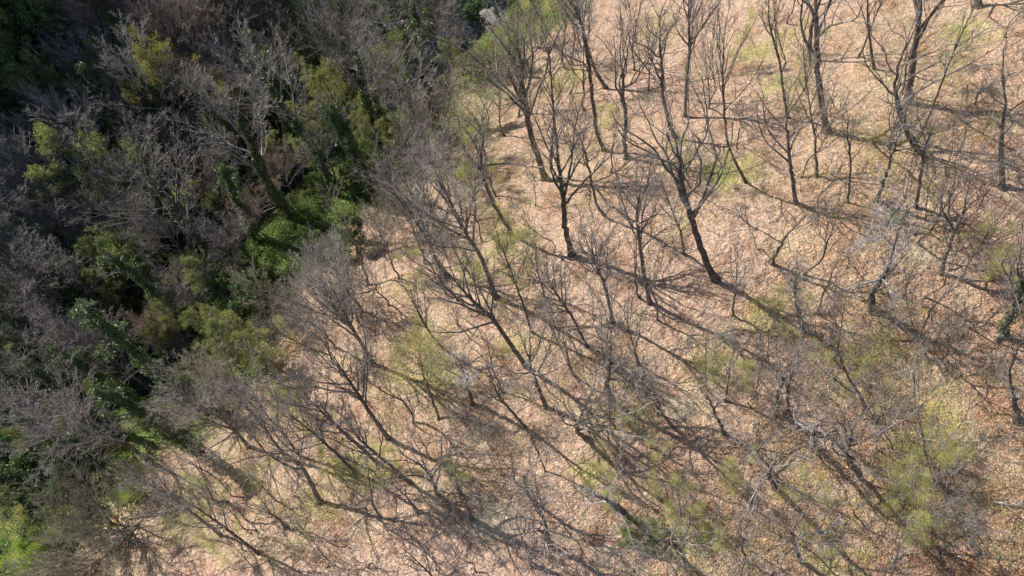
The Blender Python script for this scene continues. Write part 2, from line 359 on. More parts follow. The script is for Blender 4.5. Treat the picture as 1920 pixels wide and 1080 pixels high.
# fallen leaves lying over the slope, and the green carpet of the valley floor: nobody could count them
def scatter(n, x0, x1, y0, y1, keep, lift, g):
    x = g.uniform(x0, x1, n); y = g.uniform(y0, y1, n); k = keep(x, y, g); x = x[k]; y = y[k]
    return np.stack([x, y, H(x, y)+lift*g.uniform(.3, 1, len(x))], 1)
def in_view(x, y, m=0):                 # wide margin so a step to the side still shows leaves
    return (np.abs(x) < .85*(y*.4+48)+m) & (y > -8)
P = scatter(230000, -45, 48, -6, 75, lambda x, y, g: (stream_s(x, y) > 13.5) & in_view(x, y), .05, rng)
Vl, Ql = leaves(P, .078, rng, up=1.2)
lc = np.array([[.78, .61, .48], [.66, .48, .35], [.52, .34, .22], [.40, .25, .16], [.84, .72, .61], [.58, .44, .28]])[rng.choice(6, len(P), p=[.24, .26, .18, .12, .1, .1])]
litter_mat, nt, b = new_mat('dry fallen leaves'); a_ = nt.nodes.new('ShaderNodeAttribute'); a_.attribute_name = 'tint'
nt.links.new(a_.outputs['Color'], b.inputs['Base Color']); b.inputs['Roughness'].default_value = .7
o = link('fallen_leaves', mesh_from('fallen_leaves', Vl, Ql, False, np.c_[np.repeat(lc, 4, 0), np.ones(len(Vl))], [litter_mat]))
tag(o, 'dry tan fallen leaves carpeting the sunny slope', 'leaf litter', kind='stuff')
def cover_keep(x, y, g):
    s = stream_s(x, y); n = np.sin(x*.45+1.2*np.sin(y*.3))*np.sin(y*.38+1.1*np.sin(x*.27+2)) + .5*np.sin(x*1.3+y)*np.sin(y*1.1-x*.6)
    return (s > -40) & (s < 13.8+1.5*np.sin(y*.8)) & (np.abs(s) > 3.6) & (g.uniform(0, 1, len(x)) < np.clip(.5+.6*n, .1, 1)) & in_view(x, y)
P = scatter(420000, -62, 10, -6, 85, cover_keep, .35, rng)
GR = [(560, 440, 62), (520, 490, 55), (720, 310, 55), (650, 372, 45), (872, 85, 34), (180, 640, 40), (335, 705, 34), (130, 620, 40), (240, 905, 26), (400, 690, 26), (30, 1000, 40), (620, 400, 40), (590, 470, 40), (700, 250, 30), (150, 840, 30), (480, 690, 34), (430, 560, 30)]
for a, b_, r_ in GR:
    q = hit(a, b_); rm = r_/F_PX*np.linalg.norm(q-CAMP); n = int(1300*rm*rm)
    xx = q[0] + rng.normal(0, rm*.55, n); yy = q[1] + rng.normal(0, rm*.55, n); kk = np.abs(stream_s(xx, yy)) > 3.4
    P = np.vstack([P, np.stack([xx, yy, H(xx, yy)+.45*rng.uniform(.2, 1, n)], 1)[kk]])
o = link('ground_cover', mesh_from('ground_cover', *leaves(P, .16, rng, .8), False, None, [M['cover']]))
tag(o, 'bright green ramsons and ivy covering the valley floor', 'ground cover', kind='stuff')

Pm = []; g4 = np.random.default_rng(44)
HAZE = [(g4.uniform(420, 1920), g4.uniform(0, 1080), g4.uniform(35, 80)) for _ in range(95)]
HAZE = [a for a in HAZE if a[0]/1.25 + a[1] > 900]
for mi, (a, b_, r_) in enumerate(MOSS + HAZE):
    q = hit(a, b_); rm = r_/F_PX*np.linalg.norm(q-CAMP); n = int((1150 if mi < len(MOSS) else 480)*rm*rm)
    xx = q[0] + rng.normal(0, rm*.85, n); yy = q[1] + rng.normal(0, rm*.85, n)
    k = rng.uniform(0, 1, n) < .5 + .6*np.sin(xx*1.7+np.sin(yy*2.1))*np.sin(yy*1.9+1.3*np.sin(xx*1.3))
    Pm.append(np.stack([xx, yy, H(xx, yy)+1.3*rng.beta(1.2, 2, n)], 1)[k])
o = link('spring_undergrowth', mesh_from('spring_undergrowth', *leaves(np.vstack(Pm), .06, rng, .6), False, None, [M['bud']]))
tag(o, 'thin haze of yellow-green spring sprouts over the dry leaves', 'undergrowth', kind='stuff')
P = scatter(12000, -45, 48, -6, 75, lambda x, y, g: (stream_s(x, y) > 12) & in_view(x, y), .08, rng)
dd = rng.normal(size=P.shape); dd[:, 2] *= .12; dd = unit(dd)*rng.gamma(2, .22, (len(P), 1))
bend = rng.normal(0, .06, P.shape)*[1, 1, .2]
PP = np.stack([P-dd, P+bend, P+dd], 1); PP[..., 2] = np.maximum(PP[..., 2], H(PP[..., 0], PP[..., 1])+.02)
o = link('fallen_twigs', mesh_from('fallen_twigs', *tubes(PP, np.repeat(rng.uniform(.008, .022, (len(P), 1)), 3, 1), 3), True, None, [M['twig_grey']]))
tag(o, 'small dead twigs strewn over the fallen leaves', 'twig litter', kind='stuff')

# ------------------------------------------------------------------ tree placing
PLACED = []          # (root, px, py, descriptor, category, group)
def part_mesh(geo, key, mats):
    me = mesh_from(key, *geo[key], key in ('trunk', 'crown'), None, [mats[key]])
    if key == 'crown':                     # limbs wear their own bark, the twigs beyond them another
        me.materials.clear(); me.materials.append(mats['limb']); me.materials.append(mats['crown'])
        mi = np.ones(len(geo[key][1]), np.int32); mi[:geo['nl']] = 0
        me.polygons.foreach_set('material_index', mi)
    return me
def build_tree(name, geo, loc, mats, rot=None, scale=1.0):
    root = bpy.data.objects.new(name, None); C.objects.link(root); root.location = loc; root.empty_display_size = .3
    for part, key in (('trunk', 'trunk'), ('crown', 'crown'), ('foliage', 'foliage'), ('ivy', 'ivy')):
        if key in geo and geo[key] is not None:
            me = geo[key] if isinstance(geo[key], bpy.types.Mesh) else part_mesh(geo, key, mats)
            link(part, me, root)
    return root
DOWN = np.array([-SUN_AZ[0]*0, 0, 0])
LEAN = np.array([-.82, .57, 0])*.16
def hero(name, label, pts, style, cr, top, r0=.2, fork_h=None, twig='twig_dusk', bark='bark', limb=None, dens=.85, nleaf=0, lmat='bud', lsize=.05, ivy=0, seed=None, cat='tree', group='trees on the leafy slope'):
    """pts: where the trunk shows, from its foot upward; the heights come from a trunk that leans a little downhill"""
    base = hit(*pts[0]); base[2] -= .08
    axis_ = unit(np.array([0, 0, 1.0]) + LEAN); P = [np.zeros(3)]; h_prev = 0
    for k, (px, py) in enumerate(pts[1:], 1):
        d = unit(ray(px, py)); w0 = CAMP - base; bdot = d @ axis_
        den = 1 - bdot*bdot; dd = d @ w0; ee = axis_ @ w0
        t = (bdot*ee - dd)/max(den, 1e-4)
        q = CAMP + d*t - base
        if fork_h is not None:
            h = fork_h*k/(len(pts)-1); tt = (base[2]+h-CAMP[2])/d[2]; q = CAMP + d*tt - base
        if q[2] < h_prev+.35:
            h = h_prev + .35; tt = (base[2]+h-CAMP[2])/d[2]; q = CAMP + d*tt - base
        h_prev = q[2]; P.append(q)
    top = max(top, h_prev + 2.5)
    if seed is None: seed = int(pts[0][0]*7 + pts[0][1]*13)
    r0 *= .95
    geo = tree_geo(P, r0, style, cr, top, seed, dens, nleaf=nleaf, lsize=lsize, ivy=ivy, ivy_r=.22)
    root = build_tree(name, geo, base, {'trunk': M[bark], 'limb': M[limb or {'dead_wood': 'dead_wood'}.get(twig, 'limb')], 'crown': M[twig], 'foliage': M[lmat], 'ivy': M['ivy']})
    tag(root, label, cat, group)
    return root

# (kind, label, trunk pixels from the foot up, style, crown radius, height, trunk radius, options)
HEROES = [
 ('bare_tree', 'tall bare tree with two close upright stems left of the star-shaped shadow near the top', [(1133, 283), (1118, 247), (1113, 200), (1107, 150), (1100, 95), (1092, 60)], 'oak', 2.0, 13, .17, {}),
 ('bare_tree', 'bare tree leaning left behind the tall double stem, dark smooth trunk', [(1137, 165), (1120, 140), (1107, 108), (1093, 55), (1080, 20)], 'fine', 2.6, 12, .18, dict(twig='twig_edge')),
 ('bare_tree', 'bare oak whose forked crown opens just right of the tall double stem', [(1175, 297), (1170, 262), (1175, 233), (1167, 173)], 'oak', 2.4, 10.5, .19, {}),
 ('bare_tree', 'mossy bare tree with a side stem and grey top right of the forked oak', [(1267, 258), (1253, 227), (1243, 180), (1240, 117)], 'oak', 2.2, 11, .18, {}),
 ('bare_tree', 'thin straight bare tree between the broad dark crown and the tall double stem', [(1052, 333), (1043, 267), (1038, 207), (1033, 143)], 'thin', 1.8, 11, .11, {}),
 ('bare_tree', 'large dark tree with a broad dense twiggy crown above the green edge of the slope', [(1022, 336), (1005, 283), (993, 247), (987, 200), (980, 165)], 'oak', 3.6, 13, .27, dict(dens=1.1, twig='twig_olive', nleaf=2500, lmat='olive')),
 ('budding_tree', 'leaning tree with mossy trunk and thin green haze, foot beside the yellow-green patch', [(962, 442), (940, 405), (923, 380), (905, 330), (900, 270)], 'oak', 2.6, 11.5, .16, dict(nleaf=5000, lmat='bud', twig='twig_olive')),
 ('bare_tree', 'slim bare tree with curved foot between the two biggest trunk shadows of the centre', [(1133, 403), (1118, 385), (1112, 355), (1100, 300), (1094, 275)], 'oak', 1.5, 8, .11, {}),
 ('bare_tree', 'straight bare tree with ascending twigs near the top, its shadow running level', [(1285, 218), (1287, 160), (1293, 100), (1292, 40)], 'fine', 2.3, 12, .15, dict(twig='twig_edge')),
 ('bare_tree', 'slender pole-like bare tree with a fan of fine branches high up', [(1400, 342), (1380, 307), (1363, 267), (1357, 200), (1355, 150)], 'thin', 2.4, 13, .1, dict(dens=1.2)),
 ('budding_tree', 'curving thin tree in light green haze left of the big forked trunks', [(1477, 220), (1470, 183), (1463, 117), (1447, 67)], 'thin', 2.2, 12, .1, dict(nleaf=3000, twig='twig_olive')),
 ('bare_oak', 'big bare oak with a bowed low limb on its right side near the top', [(1553, 247), (1543, 207), (1537, 167), (1533, 110), (1531, 60)], 'oak', 3.4, 13.5, .24, dict(dens=.95)),
 ('bare_tree', 'bare tree with paired stems just left of the oak with the bowed limb', [(1517, 112), (1520, 67), (1527, 25)], 'oak', 2.4, 12, .18, {}),
 ('bare_tree', 'thin bare tree standing right of the oak with the bowed limb', [(1640, 130), (1630, 67), (1626, 20)], 'thin', 1.8, 11, .11, {}),
 ('bare_oak', 'largest forked bare oak near the top with a thick level shadow', [(1704, 190), (1705, 160), (1713, 117), (1723, 40)], 'oak', 3.6, 14, .26, dict(dens=.95)),
 ('bare_oak', 'bare oak with a strongly curved trunk below the largest forked oak', [(1742, 296), (1717, 277), (1697, 240), (1684, 200)], 'oak', 3.2, 10, .24, {}),
 ('sapling', 'long thin sapling slanting right over the curved trunk', [(1720, 267), (1747, 207), (1780, 117), (1797, 77)], 'thin', 1.2, 10, .07, {}),
 ('bare_tree', 'short dark trunk slanting right, middle of three trunks on one long shadow', [(1645, 378), (1667, 310), (1680, 262)], 'oak', 1.6, 7.5, .12, {}),
 ('bare_tree', 'short dark trunk, right of three trunks on one long shadow', [(1718, 388), (1723, 360), (1730, 310), (1733, 282)], 'oak', 1.6, 7.5, .12, {}),
 ('bare_tree', 'thin leaning snag-like tree, left of three trunks on one long shadow', [(1590, 380), (1592, 360), (1595, 300), (1592, 275)], 'thin', 1.3, 7, .08, {}),
 ('bare_oak', 'twisted white-tipped oak with straight dark trunk near the top right corner', [(1881, 352), (1877, 300), (1878, 252)], 'dead', 3.0, 10.5, .2, dict(dens=1.3)),
 ('bare_tree', 'bare tree with wide grey crown left of the three trunks on one shadow', [(1494, 382), (1490, 360), (1480, 300), (1477, 268)], 'oak', 2.5, 8.5, .15, {}),
 ('bare_tree', 'thick trunk cut by the top edge, casting a dark level shadow', [(1834, 12), (1832, -20), (1830, -60)], 'oak', 3, 12, .26, {}),
 ('bare_oak', 'stout bare oak right of the centre with a long curved trunk and big shadow', [(1342, 524), (1323, 487), (1307, 443), (1293, 400), (1280, 355)], 'oak', 3.4, 12, .24, dict(dens=.95)),
 ('bare_tree', 'small forked tree slanting up right below the wide grey crown', [(1447, 494), (1458, 470), (1470, 447)], 'oak', 2.2, 8, .12, dict(dens=.7)),
 ('bare_tree', 'dark tree slanting up right on the right side, foot on a bright patch', [(1764, 512), (1780, 460), (1800, 415)], 'oak', 2.2, 8.5, .14, {}),
 ('sapling', 'short crooked sapling in green haze right of the stout central oak shadow', [(1373, 592), (1375, 568), (1380, 547)], 'oak', 1.2, 5.5, .08, dict(dens=.7)),
 ('bare_tree', 'pale-topped short tree with a thick dark shadow in the right half', [(1508, 623), (1497, 587), (1493, 552)], 'dead', 1.5, 7, .14, dict(dens=1.3)),
 ('dead_tree', 'white-branched dead-looking tree with the widest bare crown on the right', [(1634, 582), (1630, 557), (1657, 517)], 'dead', 3.0, 9.5, .2, dict(dens=1.5, twig='dead_wood')),
 ('bare_oak', 'ivy-footed crooked oak at the right edge, pale broken stub at its foot', [(1875, 628), (1898, 593), (1905, 567)], 'oak', 2.4, 9, .2, dict(ivy=700)),
 ('sapling', 'thin sapling slanting right between the two long right-hand shadows', [(1727, 627), (1747, 577), (1766, 560)], 'thin', 1.3, 7, .06, {}),
 ('sapling', 'bare sapling standing on the small pale streak of soil', [(1742, 684), (1735, 655), (1728, 640)], 'oak', 1.6, 6, .08, {}),
 ('bare_oak', 'bare oak in the centre with a mossy looping side limb', [(1072, 477), (1060, 432), (1057, 387), (1052, 345)], 'oak', 3.1, 12, .22, dict(dens=.95)),
 ('bare_tree', 'upright bare tree right of centre with ladder-like short branches', [(1219, 568), (1207, 510), (1200, 460), (1193, 410)], 'fine', 2.3, 11.5, .15, {}),
 ('sapling', 'thin crooked sapling beside the foot of the ladder-branched tree', [(1234, 601), (1231, 567), (1222, 547)], 'thin', 1.2, 6, .07, {}),
 ('bare_tree', 'clump of thin upright stems between the centre oak and the ladder-branched tree', [(1150, 604), (1137, 547), (1117, 493)], 'fine', 2.0, 10, .12, {}),
 ('bare_tree', 'slanting thin tree with a forked dark trunk below the centre', [(1102, 651), (1073, 593), (1050, 560)], 'thin', 2.2, 10, .11, dict(dens=1.3)),
 ('bare_tree', 'smooth slanting tree with a long fan of mauve twigs, upper of two on slope edge', [(930, 557), (917, 520), (900, 477), (873, 437)], 'fine', 3.0, 13.5, .18, dict(twig='twig_edge', dens=1.0)),
 ('bare_tree', 'bare tree with pale low branches and mauve fan, lower of two on slope edge', [(840, 518), (817, 487), (802, 447)], 'fine', 3.1, 12.5, .19, dict(twig='twig_edge', dens=1.0)),
 ('budding_tree', 'thin stems in yellow-green haze in the middle of the picture', [(997, 623), (975, 553), (955, 500)], 'thin', 2.2, 10, .09, dict(nleaf=4500, twig='twig_olive', dens=1.3)),
 ('bare_tree', 'long leaning bare tree below the middle, double trunk crossing its own shadow', [(986, 686), (960, 650), (927, 600), (895, 572)], 'fine', 2.8, 12.5, .17, {}),
 ('bare_tree', 'mauve-grey tree with a curved dark trunk left of the yellow-green bush', [(701, 684), (675, 640), (655, 605)], 'fine', 2.7, 11, .17, dict(twig='twig_edge', dens=1.2)),
 ('bare_tree', 'narrow bare tree right of the curved dark trunk, thin pale top', [(832, 655), (805, 622), (790, 597)], 'thin', 1.8, 8.5, .1, dict(dens=1.2)),
 ('dead_tree', 'bare tree with star of white twisted branches above a dark foot', [(886, 758), (878, 728), (871, 702)], 'dead', 2.0, 7.5, .14, dict(twig='dead_wood', dens=1.2, fork_h=5.0)),
 ('bare_tree', 'short straight dark trunk left of the yellow-green patch below the middle', [(1024, 764), (1007, 722), (995, 688)], 'oak', 2.3, 10, .15, dict(fork_h=6.5)),
 ('bare_oak', 'bare oak with crooked arms standing over a yellow-green patch', [(1150, 757), (1136, 722), (1143, 690)], 'oak', 2.8, 9, .17, dict(fork_h=5.2, dens=.8)),
 ('budding_tree', 'small tree wrapped in yellow-green leaves above the slope foot', [(823, 786), (810, 748), (797, 712)], 'leafy', 2.3, 7, .1, dict(nleaf=8000, twig='twig_olive', fork_h=4)),
 ('bare_tree', 'tall dark slanting trunk lower left of centre with a long shadow', [(728, 822), (703, 787), (687, 763), (668, 733)], 'fine', 2.6, 11.5, .16, {}),
 ('sapling', 'thin sapling with a curved foot between two shadows of the centre', [(1200, 684), (1188, 650), (1180, 622)], 'thin', 1.3, 7, .07, {}),
 ('sapling', 'short bare sapling near the small moss patch low in the middle', [(1023, 884), (1014, 862), (1007, 845)], 'thin', .9, 5, .06, dict(fork_h=3)),
 ('bare_tree', 'bare tree with a mossy dark crotch at the head of the longest shadow', [(1100, 822), (1086, 812), (1078, 800)], 'oak', 2.6, 9, .16, dict(fork_h=4)),
 ('bare_tree', 'bare tree with a thin crown at the head of a snaking shadow near the bottom', [(1005, 945), (994, 932), (984, 918)], 'oak', 1.7, 7, .12, dict(fork_h=3.5)),
 ('dead_tree', 'whitest dead tree with bare forked arms in the lower middle', [(1168, 958), (1158, 950), (1140, 938)], 'dead', 2.1, 8.5, .16, dict(twig='dead_wood', fork_h=6, dens=.8)),
 ('bare_tree', 'bare tree with raised twigs above the lower pale soil patch', [(845, 950), (820, 925), (806, 890)], 'oak', 2.4, 9, .15, dict(fork_h=5.5)),
 ('bare_tree', 'dark dense little crown just right of the raised twigs by the lower pale soil patch', [(885, 972), (876, 950), (870, 930)], 'oak', 1.5, 7, .12, dict(fork_h=4.5)),
 ('bare_tree', 'crooked bare tree right of the lower pale soil patch', [(1032, 1026), (1027, 1005), (1022, 985)], 'oak', 2.0, 7.5, .13, dict(fork_h=4.5)),
 ('bare_tree', 'pale-twigged tree cut by the bottom edge right of the lower soil patch', [(1000, 1060), (990, 1035), (978, 1010)], 'dead', 2.0, 7.5, .13, dict(fork_h=4.5)),
 ('bare_tree', 'slender bare tree with paired shadows, left of two on the lower left slope', [(540, 863), (515, 830), (498, 805)], 'fine', 2.3, 9.5, .12, {}),
 ('bare_tree', 'slender bare tree with paired shadows, right of two on the lower left slope', [(564, 857), (540, 825), (520, 800)], 'thin', 2.0, 9.5, .11, {}),
 ('bare_tree', 'bare tree with a thick curved trunk and two long shadows near the lower left', [(600, 942), (588, 915), (575, 890), (562, 870)], 'oak', 2.7, 9.5, .17, {}),
 ('bare_tree', 'low crooked tree at the head of the snake-like shadow on the lower left slope', [(535, 990), (530, 982), (525, 972)], 'oak', 1.3, 4.5, .12, dict(dens=.8)),
 ('bare_tree', 'mauve bare tree on the slope edge above the paired slender trees', [(467, 840), (448, 815), (432, 798)], 'fine', 2.8, 10, .15, dict(twig='twig_edge', dens=1.0)),
 ('bare_tree', 'leaning tree at the lower left slope foot casting a curved shadow', [(212, 985), (200, 972), (190, 955)], 'fine', 2.6, 7.5, .13, dict(twig='twig_olive')),
 ('bare_tree', 'bare tree with dark trunk below the pale stony soil patch', [(1358, 813), (1348, 790), (1337, 768)], 'oak', 1.8, 7.5, .12, {}),
 ('bare_tree', 'left stem of a close pair right of the pale stony soil patch', [(1457, 778), (1458, 755), (1461, 738)], 'oak', 1.8, 8, .11, {}),
 ('bare_tree', 'right stem of a close pair right of the pale stony soil patch', [(1479, 781), (1478, 757), (1477, 738)], 'oak', 1.8, 8, .13, {}),
 ('bare_tree', 'white-tipped tree standing over a knot of dark shadows low on the right', [(1528, 832), (1524, 822), (1526, 815)], 'dead', 1.5, 8, .15, dict(fork_h=5, twig='dead_wood')),
 ('bare_tree', 'wide fan of pale drooping branches above the bottom right shadows', [(1455, 915), (1448, 900), (1440, 888)], 'dead', 2.8, 9.5, .17, dict(fork_h=6, dens=1.2)),
 ('bare_tree', 'twisted dark tree near the bottom edge below the fan of pale branches', [(1502, 1052), (1493, 1030), (1485, 1012)], 'oak', 2.0, 7, .14, dict(fork_h=4)),
 ('bare_tree', 'bare tree with long pale horizontal twigs low in the bottom right corner', [(1600, 875), (1592, 862), (1585, 850)], 'oak', 2.6, 9.5, .17, dict(fork_h=6)),
 ('bare_tree', 'bare tree with a mauve crown right of centre over paired dark shadows', [(1640, 790), (1625, 765), (1612, 742)], 'oak', 2.5, 9, .15, {}),
 ('bare_tree', 'large grey crown high on the right edge below the middle', [(1908, 790), (1905, 770), (1903, 752)], 'dead', 2.5, 9, .18, dict(dens=1.4)),
 ('bare_tree', 'broad leaning tree at the right edge with branches like antlers', [(1800, 940), (1780, 925), (1765, 905)], 'oak', 2.6, 9, .16, {}),
 ('bare_tree', 'bare tree near the bottom right corner with a pale broken crown', [(1835, 1035), (1820, 1015), (1808, 1000)], 'dead', 2.6, 8.5, .16, dict(dens=1.2)),
 ('bare_tree', 'bare tree by the bottom edge right of the curved fallen stick', [(1765, 1050), (1752, 1030), (1742, 1012)], 'oak', 2.2, 8, .13, {}),
 ('bare_tree', 'bare tree left of the moss patch by the bottom edge, long shadow cut off', [(1290, 1060), (1278, 1040), (1262, 1020)], 'oak', 2.6, 9, .16, dict(fork_h=5)),
 ('bare_tree', 'long straight stem raking up left, lowest of three parallel stems below the tall slanting trunk', [(665, 885), (628, 848), (590, 815)], 'fine', 1.8, 11, .12, dict(fork_h=6.5)),
 ('bare_tree', 'long straight stem raking up left, middle of three parallel stems', [(708, 868), (660, 824), (615, 785)], 'fine', 1.8, 12, .13, dict(fork_h=7.5)),
 ('bare_tree', 'long straight stem raking up left, rightmost of three parallel stems', [(770, 905), (728, 870), (690, 838)], 'fine', 1.8, 11, .12, dict(fork_h=6.5)),
 ('bare_tree', 'thin straight stem raking up left by the bottom edge, right of two', [(485, 1038), (440, 1003), (400, 974)], 'fine', 1.7, 9.5, .1, dict(fork_h=5.5)),
 ('bare_tree', 'thin straight stem raking up left near the bottom edge, left of two', [(415, 1005), (368, 966), (330, 938)], 'fine', 1.7, 9.5, .1, dict(fork_h=5.5)),
 ('bare_tree', 'slim stem raking up left between the white star oak and the straight dark trunk', [(985, 800), (958, 770), (934, 742)], 'thin', 1.7, 10, .1, dict(fork_h=6)),
 ('bare_tree', 'slim stem raking up left over the pale stony soil patch', [(1262, 800), (1238, 770), (1216, 745)], 'thin', 1.6, 9.5, .1, dict(fork_h=6)),
]
for name, label, pts, style, cr, top, r0, kw in HEROES:
    hero(name, label, pts, style, cr, top, r0, **kw)


# ------------------------------------------------------------------ the wood seen as crowns: kinds with a few forms each, copied
def proto_mesh(geo, mats):
    mm = {k: M[v] for k, v in mats.items()}; return {k: part_mesh(geo, k, mm) for k in geo if k != 'nl'}
def wob_trunk(h, g, a=.25):
    z = np.linspace(0, h, 5); return np.c_[np.r_[0, np.cumsum(g.normal(0, a, 4))], np.r_[0, np.cumsum(g.normal(0, a, 4))], z]
KINDS = {}
def kind(key, n, h, crown_h, cr, style, mats, desc, name='bare_tree', cat='tree', **kw):
    out = []
    for i in range(n):
        sd = abs(hash(key)) % 1 + sum(map(ord, key))*31 + i*977; g = np.random.default_rng(sd)
        geo = tree_geo(wob_trunk(crown_h, g), kw.get('r0', .16), style, cr, h, sd, kw.get('dens', 1), nleaf=kw.get('nleaf', 0), lsize=kw.get('lsize', .06), ivy=kw.get('ivy', 0), ivy_r=kw.get('ivy_r', .4))
        out.append(proto_mesh(geo, mats))
    KINDS[key] = dict(forms=out, h=h, cr=cr, desc=desc, name=name, cat=cat)
B = dict(trunk='bark', limb='limb_grey', crown='twig_grey', foliage='bud', ivy='ivy')
kind('f', 6, 11, 5.0, 2.7, 'fan', {**B, 'crown': 'twig_mauve'}, 'bare mauve-grey tree of fine twigs', dens=1.1)
kind('b', 3, 10, 4.5, 2.8, 'fan', {**B, 'crown': 'twig_brown'}, 'bare brown twiggy tree', dens=1.2)
kind('i', 4, 12.5, 7.0, 2.6, 'fan', B, 'bare grey tree with ivied trunk', 'ivy_clad_tree', ivy=4600, ivy_r=.42, r0=.2, dens=.85)
kind('g', 5, 12.5, 6, 3.1, 'leafy', {**B, 'crown': 'twig_olive', 'foliage': 'olive'}, 'olive green tree coming into leaf', 'budding_tree', nleaf=22000, lsize=.085)
kind('o', 3, 12.8, 6.3, 3.1, 'leafy', {**B, 'crown': 'twig_olive', 'foliage': 'ochre'}, 'ochre yellow flowering tree', 'budding_tree', nleaf=19000, lsize=.07)
kind('y', 4, 5.0, 1.2, 2.4, 'leafy', {**B, 'crown': 'twig_olive', 'foliage': 'bud'}, 'small tree misted yellow-green with buds', 'budding_tree', nleaf=12000, lsize=.045, r0=.05, dens=.4)
kind('t', 5, 7, 2.2, 1.5, 'thin', {**B, 'limb': 'limb', 'crown': 'twig_dusk'}, 'slender bare sapling', 'sapling', r0=.055)
kind('s', 5, 10.5, 4.5, 1.9, 'thin', {**B, 'limb': 'limb', 'crown': 'twig_dusk'}, 'tall slender bare tree', r0=.1, dens=1.0)
kind('m', 5, 10.5, 4.0, 2.5, 'fine', {**B, 'limb': 'limb', 'crown': 'twig_edge'}, 'bare tree with misty grey-brown twigs', dens=.85, r0=.12)
kind('w', 3, 5.5, .6, 2.6, 'bush', {**B, 'crown': 'twig_olive'}, 'broad bare olive-grey shrub', 'shrub', 'shrub', r0=.1)
kind('l', 2, 5.0, 1.0, 2.0, 'leafy', {**B, 'crown': 'twig_olive', 'foliage': 'lime'}, 'lime green bush in fresh leaf', 'bush', 'bush', nleaf=14000, lsize=.08, dens=1.1)
kind('n', 3, 3.4, .4, 2.2, 'leafy', {**B, 'crown': 'twig_olive', 'foliage': 'cover'}, 'low bright green bush', 'bush', 'bush', nleaf=15000, lsize=.08, dens=.8, r0=.05)
kind('e', 3, 5.0, 1.2, 2.0, 'leafy', {**B, 'crown': 'twig_brown', 'foliage': 'ever'}, 'dark evergreen bush', 'evergreen_bush', 'bush', nleaf=13000, lsize=.13, dens=1.1)
kind('p', 2, 6.0, 1.5, 2.3, 'leafy', {**B, 'crown': 'twig_brown', 'foliage': 'pale_leaf'}, 'tree with large pale green leaves', 'leafy_tree', nleaf=4500, lsize=.16, dens=1.0)
kind('v', 2, 11.0, 8.5, 1.0, 'leafy', {**B, 'crown': 'twig_brown', 'foliage': 'ivy'}, 'pillar of green ivy', 'ivy_covered_snag', 'ivy', ivy=4200, ivy_r=.5, nleaf=1400, lsize=.11, dens=.5)
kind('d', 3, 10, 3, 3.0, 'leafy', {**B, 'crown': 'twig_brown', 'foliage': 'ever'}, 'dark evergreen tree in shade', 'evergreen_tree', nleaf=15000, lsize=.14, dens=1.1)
kind('k', 1, 5.0, 1.0, 1.9, 'leafy', {**B, 'crown': 'twig_grey', 'foliage': 'blossom'}, 'shrub covered in white blossom', 'blossoming_shrub', 'shrub', nleaf=5000, lsize=.08, dens=.9)
COUNT = {}
def plant(k, px, py, r=None, hfrac=.72, g=rng, lean=.14, lab=None):
    K = KINDS[k]; sc = 1.0; r = r*1.0 if k in 'go' else r
    P = hit(px, py, K['h']*hfrac)
    if r is not None: sc = np.clip(r/F_PX*np.linalg.norm(P-CAMP)/K['cr'], .45, 1.7); P = hit(px, py, K['h']*hfrac*sc)
    if py > 560 and px > 400: lean += .08
    hc = K['h']*hfrac*sc; ld = np.array([-.82, .57])*lean + g.normal(0, .05, 2)
    xy = P[:2] - ld*hc; z = float(H(*xy)) - .05
    if abs(stream_s(*xy)) < 2.4: xy = xy + np.array([.82, -.57])*(3.2*np.sign(stream_s(*xy)+.01)); z = float(H(*xy)) - .05
    i = COUNT.get(k, 0) % len(K['forms']); COUNT[k] = COUNT.get(k, 0) + 1
    root = build_tree(K['name'], K['forms'][i], (xy[0], xy[1], z), None)
    ax = Vector((ld[0], ld[1], 1)).normalized(); q = Vector((0, 0, 1)).rotation_difference(ax)
    root.rotation_mode = 'QUATERNION'
    from mathutils import Quaternion
    root.rotation_quaternion = q @ Quaternion((0, 0, 1), float(g.uniform(0, 6.283)))
    root.scale = (sc*float(g.uniform(.93, 1.07)), sc*float(g.uniform(.93, 1.07)), sc*float(g.uniform(.92, 1.1)))
    root['category'] = K['cat']
    if lab: root['label'] = lab; root['group'] = 'single shrubs and trees of the wood'
    else: PLACED.append((root, px, py, k, K['desc']))
    return root

